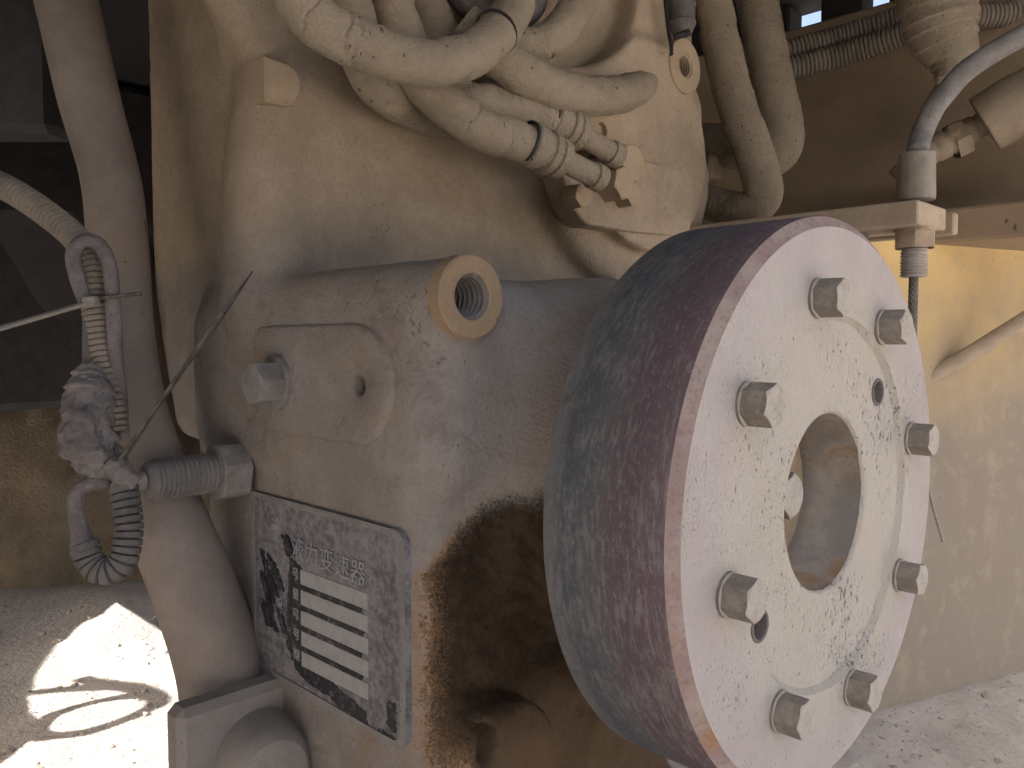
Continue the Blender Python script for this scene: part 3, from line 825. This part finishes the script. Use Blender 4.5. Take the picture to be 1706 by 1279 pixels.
def text(body_, u, v, size, mat, parent, name='lettering', sx=1.0):
    cu = bpy.data.curves.new(name, 'FONT'); cu.body = body_; cu.size = size; cu.extrude = .0003; cu.align_x = 'LEFT'; cu.resolution_u = 2
    o = bpy.data.objects.new(name, cu); col.objects.link(o)
    bpy.context.view_layer.update()
    me = bpy.data.meshes.new_from_object(o.evaluated_get(bpy.context.evaluated_depsgraph_get()))
    bpy.data.objects.remove(o); bpy.data.curves.remove(cu)
    x, z = PU(u, v); co = np.zeros(len(me.vertices)*3); me.vertices.foreach_get('co', co); co = co.reshape(-1, 3)
    new = np.stack([x + co[:, 0]*sx, PY - .0009 - co[:, 2], z + co[:, 1]], 1); me.vertices.foreach_set('co', new.ravel()); me.update()
    me.materials.clear()
    return link(name, me, mat, parent)
m_letter = dusty('plate_letter_metal', (.37, .37, .385), (.24, .24, .26), scale=60, speck=.5, speck_scale=420, fine=900, bump=.2)
for i, ch in enumerate('液力变速器'): text(ch, .315 + .097*i, .715 - .004*i, .0205, m_letter, plate)
for i, ch in enumerate('号量号号期'): text(ch, .315, .60 - .108*i, .0105, m_letter, plate)
for i, ch in enumerate(('型', '', '编', '序', '日')):
    if ch and i in (0, 2): text(ch, .19, .62 - .108*i, .0105, m_letter, plate)
for u, v in ((.97, .96), (.97, .05)):
    x, z = PU(u, v)
flat('black_print', [[PU(*p) for p in ragged([(.905, .20), (.95, .20), (.95, .06), (.90, .08)], .008)], [PU(*p) for p in ragged([(.86, .05), (.95, .04), (.93, -.0), (.85, .01)], .008)]], PY, m_ink, plate)

# ------------------------------------------------------------------ brake drum
DX, DY, DZ = -.244, .562, -.114
drum = empty('brake_drum', (DX, DY, DZ), 'round brake drum with pale dusty face, eight bolts and central bore', 'brake drum')
RO, RF = .2, .192
loc = (DX, DY, DZ)
# rim side, chamfer, face as parts
b = MB().lathe(loc, (1, 0, 0), [(-.0957, .150), (-.0957, RO - .003), (-.0945, RO - .0008), (-.093, RO), (-.007, RO), (-.0055, RO - .0006)], 160, cap0=True, cap1=False); b.build('rim', m_dside, drum, angle=35, loc=loc)
MB().lathe(loc, (1, 0, 0), [(-.0055, RO - .0006), (-.0012, RF + .0015), (0, RF)], 160, cap0=False, cap1=False).build('chamfer', m_dedge, drum, angle=25, loc=loc)
RR, HB = .1285, .0628
PULL = ((41.6, .112), (-146, .116))
def face_mesh():
    """plate face with fine radial grid and a shallow recess"""
    seg = 260; rad = list(np.linspace(RF, RR + .0035, 22)) + [RR + .0018] + list(np.linspace(RR, HB + .003, 24)) + [HB + .001, HB]
    V = []
    for r in rad:
        for k in range(seg):
            t = 2*math.pi*k/seg
            x = 0 if r > RR + .003 else (-.0022 if r > RR + .001 else -.0045)
            if r == HB: x = -.0075
            elif r == HB + .001: x = -.0055
            V.append((x, r*math.cos(t), r*math.sin(t)))
    V = np.array(V); k = fbm(V, 60, 4, 9); k2 = fbm(V*np.array([1, 1, .35]), 130, 3, 19)
    edge = np.clip((RF - np.hypot(V[:, 1], V[:, 2]))/.004, 0, 1)
    V[:, 0] += edge*(.00035*k + .0005*np.maximum(0, k2 - .15))
    Fs = []; dead = np.zeros(len(V), bool)
    for a_, r_ in PULL:
        t = math.radians(a_); dy = V[:, 1] - r_*math.cos(t); dz = V[:, 2] - r_*math.sin(t); q = np.hypot(dy, dz)
        dead |= q < .0066; m = (q >= .0066) & (q < .0100); f = .0084/q[m]
        V[m, 1] += dy[m]*(f - 1); V[m, 2] += dz[m]*(f - 1)
    for i in range(len(rad) - 1):
        for q in range(seg):
            a, b_ = i*seg + q, i*seg + (q+1) % seg
            if not (dead[a] or dead[b_] or dead[a + seg] or dead[b_ + seg]): Fs.append((a, b_, b_ + seg, a + seg))
    return V, Fs
V, Fs = face_mesh(); face = mesh('face_plate', V, Fs, m_dface, drum, True, 40, loc)
MB().lathe((DX - .0075, DY, DZ), (1, 0, 0), [(0, HB), (-.030, HB), (-.031, HB - .0006), (-.0475, HB - .0006)], 120, cap0=False, cap1=False).build('bore', m_bore, drum, angle=35, loc=loc)
MB().lathe((DX - .053, DY, DZ), (1, 0, 0), [(0, HB - .001), (0, .001)], 64, cap0=False, cap1=True).build('retainer_plate', m_cap, drum)
for k in range(8):
    t = math.radians(13.3 + 45*k)
    c = (DX - .0003, DY + .1462*math.cos(t), DZ + .1462*math.sin(t))
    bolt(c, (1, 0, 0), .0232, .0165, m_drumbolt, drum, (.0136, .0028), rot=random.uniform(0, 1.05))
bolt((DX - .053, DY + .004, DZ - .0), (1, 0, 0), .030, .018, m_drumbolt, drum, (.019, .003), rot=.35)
for a_, r_ in PULL:
    t = math.radians(a_); c = np.array((DX - .0040, DY + r_*math.cos(t), DZ + r_*math.sin(t)))
    MB().lathe(c, (1, 0, 0), [(-.001, .0112), (.0004, .0106), (.0006, .0098), (.0004, .0086), (-.0015, .0080), (-.06, .0078)], 36, cap0=False, cap1=True).build('puller_hole', m_rubber, drum, angle=40)  # dark material stands in for the shade inside the hole

# ------------------------------------------------------------------ hoses on the transmission top
def pts(*L): return [at(x, y, d=d) for x, y, d in L]
def hose(P, r, label, mat=m_hose, wrap=(.055, .0012), n=150, group='tape wrapped hoses over the transmission', name='hydraulic_hose', parts=None, rough=.0007, cracks=6, **k):
    o = tube(name, P, r, mat, None, n=max(n*3, 360) if cracks else n, seg=36, wrap=wrap, rough=rough, cracks=cracks, **k)
    return tag(o, label, 'hose', group)

def pX(*L): return [at(x, y, X=UF + o) for x, y, o in L]
hose(pX((462, -60, .085), (520, 25, .10), (610, 80, .115), (720, 106, .12), (800, 82, .115), (852, 20, .10), (864, -50, .09)), .0190, 'thick pale dusty hose sweeping in a U across the top, nearest the viewer')
hose(pX((560, -50, .06), (590, 20, .05), (606, 105, .045), (645, 158, .035), (700, 188, .015), (760, 215, -.02)), .0185, 'dusty hose behind the U shaped hose, its end tucked against the casting')

def fitted_hose(P, r, e0, e1, e2, label):
    """hose, crimped collar, pipe stub"""
    root = empty('fitted_hose', P[0], label, 'hose', 'tape wrapped hoses over the transmission')
    V, Fs = tube_geo(P, r, n=400, seg=36, wrap=(.055, .0016), rough=.0007, cracks=6); mesh('hose', V, Fs, m_hose, root, True, 50)
    d = np.array(e1) - np.array(e0); L = np.linalg.norm(d)
    MB().lathe(e0, d, [(-.011, r*1.02), (-.009, r*1.14), (.002, r*1.16), (.005, r*1.02), (L*.28, r*1.0), (L*.32, r*1.14), (L*.5, r*1.15), (L*.54, r*.97), (L*.6, r*.95), (L*.64, r*1.06), (L*.9, r*1.04), (L, r*.6)], 32).build('crimp_collar', m_hose, root, angle=28)
    d2 = np.array(e2) - np.array(e1); L2 = np.linalg.norm(d2)
    MB().lathe(e1, d2, [(-.01, r*.62), (L2*.72, r*.62), (L2*.74, r*.74), (L2*.96, r*.74), (L2, r*.6)], 28).build('pipe_stub', m_hose, root, angle=28)
    MB().lathe(np.array(e0) - d/L*.012, d, [(-.0022, r*1.0), (-.0022, r*1.10), (.0005, r*1.10), (.0005, r*1.0)], 32, cap0=False, cap1=False).build('gap_ring', m_black, root, angle=28)  # black ring stands in for the shaded gap at the collar
    return root
fitted_hose(pX((640, -40, .07), (665, 40, .06), (690, 110, .06), (730, 165, .065), (790, 208, .08), (850, 232, .09), (892, 245, .095)), .0192,
            at(893, 245, X=UF + .095), at(940, 268, X=UF + .10), at(1003, 300, X=UF + .105), 'dusty hose with crimped collar ending at the lower pipe stub')
fitted_hose(pX((705, 60, .02), (735, 140, .035), (780, 170, .055), (840, 180, .065), (890, 192, .07), (925, 202, .072)), .0190,
            at(926, 202, X=UF + .072), at(968, 225, X=UF + .075), at(1033, 264, X=UF + .085), 'dusty hose with crimped collar ending at the upper pipe stub')
hose(pX((770, 40, .06), (820, 85, .075), (880, 130, .085), (960, 158, .085), (1030, 158, .07), (1076, 140, .03), (1125, 118, -.06)), .0205, 'dusty hose running right beneath the ring casting')
hose(pX((840, 80, .045), (900, 72, .065), (950, 30, .075), (985, -40, .07)), .0185, 'dusty hose curving up and right in front of the round pocket', rough=.0008)
hose(pX((690, -40, .03), (715, 20, .03), (740, 75, .03), (790, 130, .015)), .020, 'dusty hose passing down behind the crossing hoses', m_hose_d)
hose(pX((760, -30, .04), (800, 10, .045), (870, 15, .045), (900, -40, .04)), .018, 'short dark fitting hose at the top between the dusty hoses', m_rubber)
# zip tie around the U hose
C_, _ = spline(pX((800, 82, .115), (852, 20, .10), (864, -50, .09)), 12)
MB().lathe(C_[3], C_[4] - C_[3], [(-.0012, .0190), (-.0012, .0206), (.0012, .0206), (.0012, .0190)], 40, cap0=False, cap1=False).build('cable_tie', m_black)
tag(bpy.data.objects['cable_tie'], 'thin dark cable tie round the U shaped hose', 'cable tie')

# ------------------------------------------------------------------ big hoses on the right
hose(pts((1175, -60, 1.16), (1198, 60, 1.15), (1226, 170, 1.13), (1258, 260, 1.12), (1270, 325, 1.12), (1235, 352, 1.15), (1170, 335, 1.22), (1120, 318, 1.28)), .0262, 'long pale hose bending left just above the drum, left of the pair', wrap=(.012, .0006), n=160, cracks=2, group='pair of large hoses right of the transmission')
hose(pts((1250, -60, 1.22), (1268, 40, 1.21), (1292, 160, 1.19), (1304, 225, 1.19), (1285, 262, 1.21), (1230, 250, 1.28), (1150, 235, 1.34)), .0300, 'wide pale hose with rounded lower bend, right of the pair', wrap=(.012, .0006), n=160, cracks=2, group='pair of large hoses right of the transmission')
hose(pts((1100, 230, 1.36), (1180, 236, 1.36), (1260, 245, 1.36)), .030, 'short horizontal pipe behind the pair of large hoses', m_hose_d, wrap=None, name='pipe', n=40, cracks=0)
b = MB(); p = at(1150, 285, d=1.32); b.box(p, (.05, .02, .018), bev=.004); b.box(p + np.array([.02, .0, .02]), (.01, .03, .02), bev=.003)
tag(b.build('clamp_bracket', m_hose_d), 'small clamp in the gap right of the casting, under the pipe', 'clamp')

def corr(name, P, r, mat, label, cat='conduit', group=None, pitch=.0065, depth=.003, n=420, seg=20, parent=None):
    o = tube(name, P, r, mat, parent, n=n, seg=seg, rings=(pitch, depth), angle=70)
    if parent is None: tag(o, label, cat, group)
    return o
gp = 'corrugated conduits under the rail top'
corr('corrugated_conduit', pts((1290, 92, 1.3), (1400, 62, 1.28), (1500, 30, 1.24), (1580, 5, 1.2)), .018, m_cond, 'upper corrugated conduit left of the taped branch', group=gp, n=300)
corr('corrugated_conduit', pts((1290, 120, 1.28), (1400, 92, 1.26), (1490, 62, 1.22), (1560, 35, 1.18)), .018, m_cond, 'lower corrugated conduit left of the taped branch', group=gp, n=300)
corr('corrugated_conduit', pts((1590, 30, 1.2), (1650, 26, 1.2), (1730, 20, 1.2)), .018, m_cond, 'corrugated conduit running right from the taped branch', group=gp, n=160)
o = tube('taped_branch', pts((1548, -60, 1.06), (1558, 0, 1.06), (1570, 55, 1.06), (1588, 100, 1.06), (1586, 136, 1.06)), [.045, .044, .046, .034, .019], m_hose, n=160, seg=36, wrap=(.017, .0035), rough=.0008)
tag(o, 'fat cable branch wound in overlapping pale tape, top right', 'cable branch')
tube('tail_pipe', pts((1585, 128, 1.07), (1560, 170, 1.09), (1535, 235, 1.12), (1520, 300, 1.14)), .0125, m_hose_d, None, n=30, seg=18)
tag(bpy.data.objects['tail_pipe'], 'thin dusty tube dropping from the end of the taped branch', 'tube')

# ------------------------------------------------------------------ brake cable and its bracket
WX, WY = -.335, None
wp = at(1523, 430, X=-.345)
cable = empty('brake_cable', (wp[0], wp[1], wp[2]), 'brake cable with threaded end, nut and wire rope through bracket', 'brake cable')
zt_ = at(1523, 335, X=-.345)[2]; zb_ = at(1523, 360, X=-.345)[2]
cy = wp[1]; cx0 = -.345
def zof(py): return at(1523, py, X=cx0)[2]
s1 = at(1527, 250, X=cx0)
MB().lathe((cx0, cy, zof(333)), (0, 0, 1), [(0, .0205), (.003, .021), (zof(252) - zof(333) - .002, .0195), (zof(252) - zof(333), .015)], 28).build('sleeve', m_bolt, cable, angle=28)
P = [np.array([cx0, cy, zof(255)])] + pts((1535, 225, .96), (1560, 175, .95), (1608, 120, .94), (1670, 78, .93), (1760, 30, .92))
V, Fs = tube_geo(P, .0122, n=60, seg=20, rough=.0003); mesh('conduit', V, Fs, m_boltgrey, cable)
nz = zof(395); MB().hexhead((cx0, cy, nz - .013), (0, 0, 1), .040, .022, .4).lathe((cx0, cy, nz + .006), (0, 0, 1), [(0, .0225), (.004, .0225)], 32).build('lock_nut', m_bracket, cable, angle=25)
MB().lathe((cx0, cy, 0), (0, 0, 1), thread_prof(zof(462), zof(375), .0148, .0037, .0016), 28).build('threaded_end', m_bolt_w, cable, angle=20)
# wire rope: six twisted strands, each real
V = []; Fs = []
for k in range(6):
    pr = [np.array([cx0 + .0032*math.cos(a*1.0 + k*math.pi/3), cy + .0032*math.sin(a + k*math.pi/3), zof(455) - a*.006]) for a in np.linspace(0, 34, 120)]
    v, f = tube_geo(pr, .0021, n=240, seg=8); Fs += [tuple(i + len(V) for i in q) for q in f]; V += [tuple(x) for x in v]
mesh('wire_rope', V, Fs, m_wire, cable)

br = empty('cable_bracket', (-.5, wp[1], zof(345)), 'pale flat steel bracket bar holding the brake cable above the drum', 'bracket')
xe = -.325
e0 = at(1530, 332, X=xe); e1 = at(1577, 345, X=xe); th = e0[2] - at(1530, 372, X=xe)[2]
ztop = e0[2]
MB().box(((xe - .9)/2, (e0[1] + e1[1])/2, ztop - th/2), ((xe + .9)/2, (e1[1] - e0[1])/2, th/2), bev=.002).build('bar', m_bracket, br)
t1 = at(1603, 352, X=xe + .005)
MB().box(((xe - .9)/2 + .003, (e1[1] + t1[1])/2 + .006, ztop - th/2 - .002), ((xe + .9)/2, .008, th/2), bev=.002).build('side_lip', m_bracket, br)
MB().lathe((cx0 - .07, cy - .01, ztop - th), (0, 0, -1), [(0, .02), (.03, .02), (.036, .012)], 28).build('stop_peg', m_boltgrey, br)

# fitting at far right
ft = empty('hose_fitting', at(1620, 230, d=1.12), 'elbow fitting and pipe end at the far right edge', 'fitting')
P_ = pts((1500, 268, 1.14), (1560, 248, 1.13), (1610, 225, 1.12), (1645, 205, 1.11)); dd = P_[3] - P_[1]
V, Fs = tube_geo(pts((1500, 300, 1.14), (1530, 265, 1.13), (1575, 240, 1.12), (1640, 205, 1.1)), [.019, .019, .02, .017], n=40, seg=20, rings=(.02, .003)); mesh('neck', V, Fs, m_hose_d, ft)
MB().hexhead(at(1585, 238, d=1.12), dd, .046, .02, .2).build('nut', m_hose_d, ft, angle=25)
V, Fs = tube_geo(pts((1640, 208, 1.09), (1690, 178, 1.07), (1760, 140, 1.05)), .040, n=30, seg=28, rough=.0006); mesh('pipe_end', V, Fs, m_hose_d, ft)
# cable over the yellow panel
o = tube('panel_cable', pts((1400, 715, 1.20), (1500, 655, 1.19), (1570, 617, 1.18), (1640, 575, 1.17), (1760, 500, 1.14)), .0115, m_bracket, None, n=40, seg=14)
tag(o, 'thin pale cable running up across the yellow panel', 'cable')
o = tube('wire_stub', [at(1547, 780, d=.72), at(1551, 830, d=.72), at(1571, 902, d=.72)], .0013, m_tie, None, n=20, seg=8)
tag(o, 'short pale wire end sticking out behind the drum edge', 'wire')

# small black connector with tag at the top
cn = empty('wire_connector', at(1130, 30, d=1.0), 'black wire connector hanging by the threaded lug', 'connector')
MB().lathe(at(1136, -30, d=1.02), at(1136, 60, d=1.02) - at(1136, -30, d=1.02), [(0, .018), (.03, .018), (.032, .0165), (.05, .0165), (.052, .018), (.066, .012)], 24).build('shell', m_rubber, cn)
V, Fs = tube_geo(pts((1108, -20, .99), (1112, 40, .99), (1118, 75, .985), (1118, 92, .985)), .0022, n=30, seg=8, rough=.0006); mesh('lanyard', V, Fs, m_black, cn)
V, Fs = tube_geo(pts((1122, 62, .99), (1135, 58, .99), (1146, 54, 1.0)), .004, n=14, seg=8); mesh('clip', V, Fs, m_black, cn)

# ------------------------------------------------------------------ big hose on the left and its foot
o = tube('suction_hose', pts((95, -70, .84), (120, 40, .83), (150, 170, .81), (185, 300, .79), (197, 420, .77), (205, 560, .75), (225, 700, .73), (272, 850, .725), (328, 990, .725), (366, 1110, .735), (378, 1230, .74)), [.031, .030, .029, .027, .027, .027, .0285, .0325, .0355, .0375, .038], m_pipe, n=160, seg=40)
tag(o, 'thick smooth suction hose bending down the left side of the housing', 'hose')
o = tube('drain_hose', pts((205, 380, .95), (225, 500, .94), (255, 620, .93), (282, 715, .92), (285, 800, .95), (250, 900, 1.0)), .030, m_brown, None, n=60, seg=24)
tag(o, 'dark brown hose behind the suction hose at the left', 'hose')
fitg = empty('suction_flange', at(400, 1240, d=.66), 'grey dusty flange block the suction hose enters, bottom left', 'flange')
f0 = at(450, 1140, Y=.335); f1 = at(297, 1195, X=f0[0])
MB().box((f0[0] - .014, (f1[1] + .36)/2, f0[2] - .11), (.014, (.36 - f1[1])/2, .11), bev=.008).build('block', m_flange, fitg)
MB().lathe((f0[0] + .045, at(462, 1282, X=f0[0] + .045)[1], at(462, 1290, X=f0[0] + .045)[2]), (1, -.15, .05), [(-.06, .042), (-.03, .036), (-.016, .034), (-.006, .031), (-.001, .026), (0, .02)], 48).build('port_boss', m_flange, fitg)
# ------------------------------------------------------------------ sensor stud on the housing side
sx, sz = -.686, -.115
sen = empty('sensor', (sx, .33, sz), 'threaded speed sensor screwed into the left side of housing', 'sensor')
MB().hexhead((sx, .338, sz), (0, -1, 0), .0465, .024, .25).build('hex_nut', m_boltgrey, sen, angle=25)
tip = at(240, 804, X=sx)[1]
MB().lathe((sx, 0, sz), (0, -1, 0), [(-.325, .006)] + thread_prof(-.325, -tip - .006, .0174, .0042, .0026) + [(-tip - .003, .0155), (-tip, .012)], 32).build('threaded_body', m_boltgrey, sen, angle=20)
MB().lathe((sx, tip, sz), (0, -1, 0), [(-.002, .008), (.010, .007), (.013, .010), (.020, .010), (.024, .006)], 24).build('cable_gland', m_tie, sen, angle=28)

# ------------------------------------------------------------------ wiring loom at the left
har = empty('wiring_loom', at(165, 600, d=.66), 'dusty corrugated wiring loom hanging at left with a taped splice', 'wiring loom')
corr('conduit', pts((-40, 290, .70), (20, 318, .69), (80, 358, .68), (130, 402, .67), (152, 450, .665), (160, 510, .66), (170, 590, .655), (182, 660, .65), (190, 720, .65)), .0112, m_cond, None, parent=har, pitch=.0050, depth=.0026, n=760)
V, Fs = tube_geo(pts((145, 505, .65), (128, 465, .645), (122, 425, .645), (140, 402, .645), (165, 408, .65), (182, 440, .65), (188, 500, .65), (192, 580, .65), (200, 680, .655), (205, 730, .655)), .0058, n=120, seg=16, rough=.0003); mesh('loop_wire', V, Fs, m_tapewrap, har)
V, Fs = tube_geo(pts((150, 520, .655), (148, 580, .65), (150, 640, .65)), .005, n=40, seg=14, rough=.0004); mesh('side_wire', V, Fs, m_loom, har)
# taped splice: lumpy shape
def lump(P, R, n, seg, amp, seed):
    V, Fs = tube_geo(P, R, n=n, seg=seg, wrap=(.016, .0018)); V = np.array(V); C_, _s = spline(P, n)
    cc = np.repeat(C_, seg, 0); d = V - cc; k = fbm(V, 42, 4, seed); k2 = np.abs(fbm(V*np.array([1, 1, .4]), 130, 3, seed + 5))
    V = cc + d*(1 + amp*k - amp*.6*k2)[:, None]; return V, Fs
V, Fs = lump(pts((150, 610, .645), (152, 650, .64), (150, 690, .635), (155, 735, .635), (165, 780, .64), (175, 805, .645)), [.009, .0150, .0175, .0195, .0175, .008], 130, 60, .38, 3)
mesh('taped_splice', V, Fs, m_tapewrap, har)
V, Fs = lump(pts((185, 770, .635), (205, 790, .635), (225, 805, .64)), [.008, .011, .008], 30, 24, .3, 8); mesh('taped_elbow', V, Fs, m_tapewrap, har)
V, Fs = tube_geo(pts((178, 806, .64), (150, 806, .63), (128, 822, .63), (126, 850, .63), (135, 890, .63), (142, 920, .63)), [.005, .005, .0055, .006, .007, .011], n=60, seg=16, rough=.0003); mesh('bare_cable', V, Fs, m_tapewrap, har)
V, Fs = tube_geo(pts((178, 798, .645), (155, 800, .637), (137, 818, .637), (133, 845, .637)), .0025, n=40, seg=10); mesh('thin_wire', V, Fs, m_tie, har)
corr('loop_conduit', pts((140, 905, .63), (152, 938, .63), (178, 952, .63), (204, 935, .632), (214, 890, .635), (212, 850, .637), (206, 812, .64)), .0108, m_loom, None, parent=har, pitch=.0058, depth=.003, n=420)
# ties
def tie(P, w, label, mat, head=None):
    P = [np.array(p) for p in P]; r = empty('cable_tie', P[0], label, 'cable tie', 'cable ties on the loom')
    V, Fs = tube_geo(P, w, n=30, seg=8, flat=.35); mesh('tail', V, Fs, mat, r)
    if head is not None: MB().box(head, (.005, .005, .004), np.stack([cR, cF, cZ], 1), bev=.001).build('head', mat, r)
    return r
tie(pts((-30, 556, .58), (60, 530, .61), (150, 504, .64)), .0060, 'pale cable tie tail pointing left from the loom', m_tie, at(151, 503, d=.638))
tie(pts((150, 500, .645), (190, 494, .645), (236, 489, .65)), .0045, 'short dark cable tie tail pointing right from the loom', m_tie_dark)
tie(pts((203, 765, .63), (260, 680, .625), (330, 580, .62), (380, 510, .62), (421, 452, .62)), [.0045, .0038, .0036, .0048, .0010], 'long cable tie tail slanting up across the housing', m_tie_dark, at(200, 772, d=.632))

# ------------------------------------------------------------------ dark plates at far left
o = MB().box(at(0, 60, d=1.3), (.10, .04, .16), np.stack([cR, cF, cZ], 1), bev=.012).build('step_bracket', m_black)
tag(o, 'dark block at the top left corner behind the suction hose', 'bracket')
def plate_left():
    poly = [(-60, 350), (110, 350), (170, 420), (180, 500), (150, 535), (90, 530), (62, 505), (0, 400), (-60, 300)]
    A = [at(x, y, d=1.15 + .0004*x) for x, y in poly]; B_ = [p + cF*.02 for p in A]; n = len(poly)
    Fs = [tuple(range(n))] + [tuple(n + i for i in range(n))[::-1]] + [(i, n + i, n + (i+1) % n, (i+1) % n) for i in range(n)]
    o = mesh('splash_plate', [tuple(p) for p in A + B_], Fs, m_darkgrey, None, False)
    tag(o, 'dark grey curved plate behind the loom at the left edge', 'plate')
plate_left()
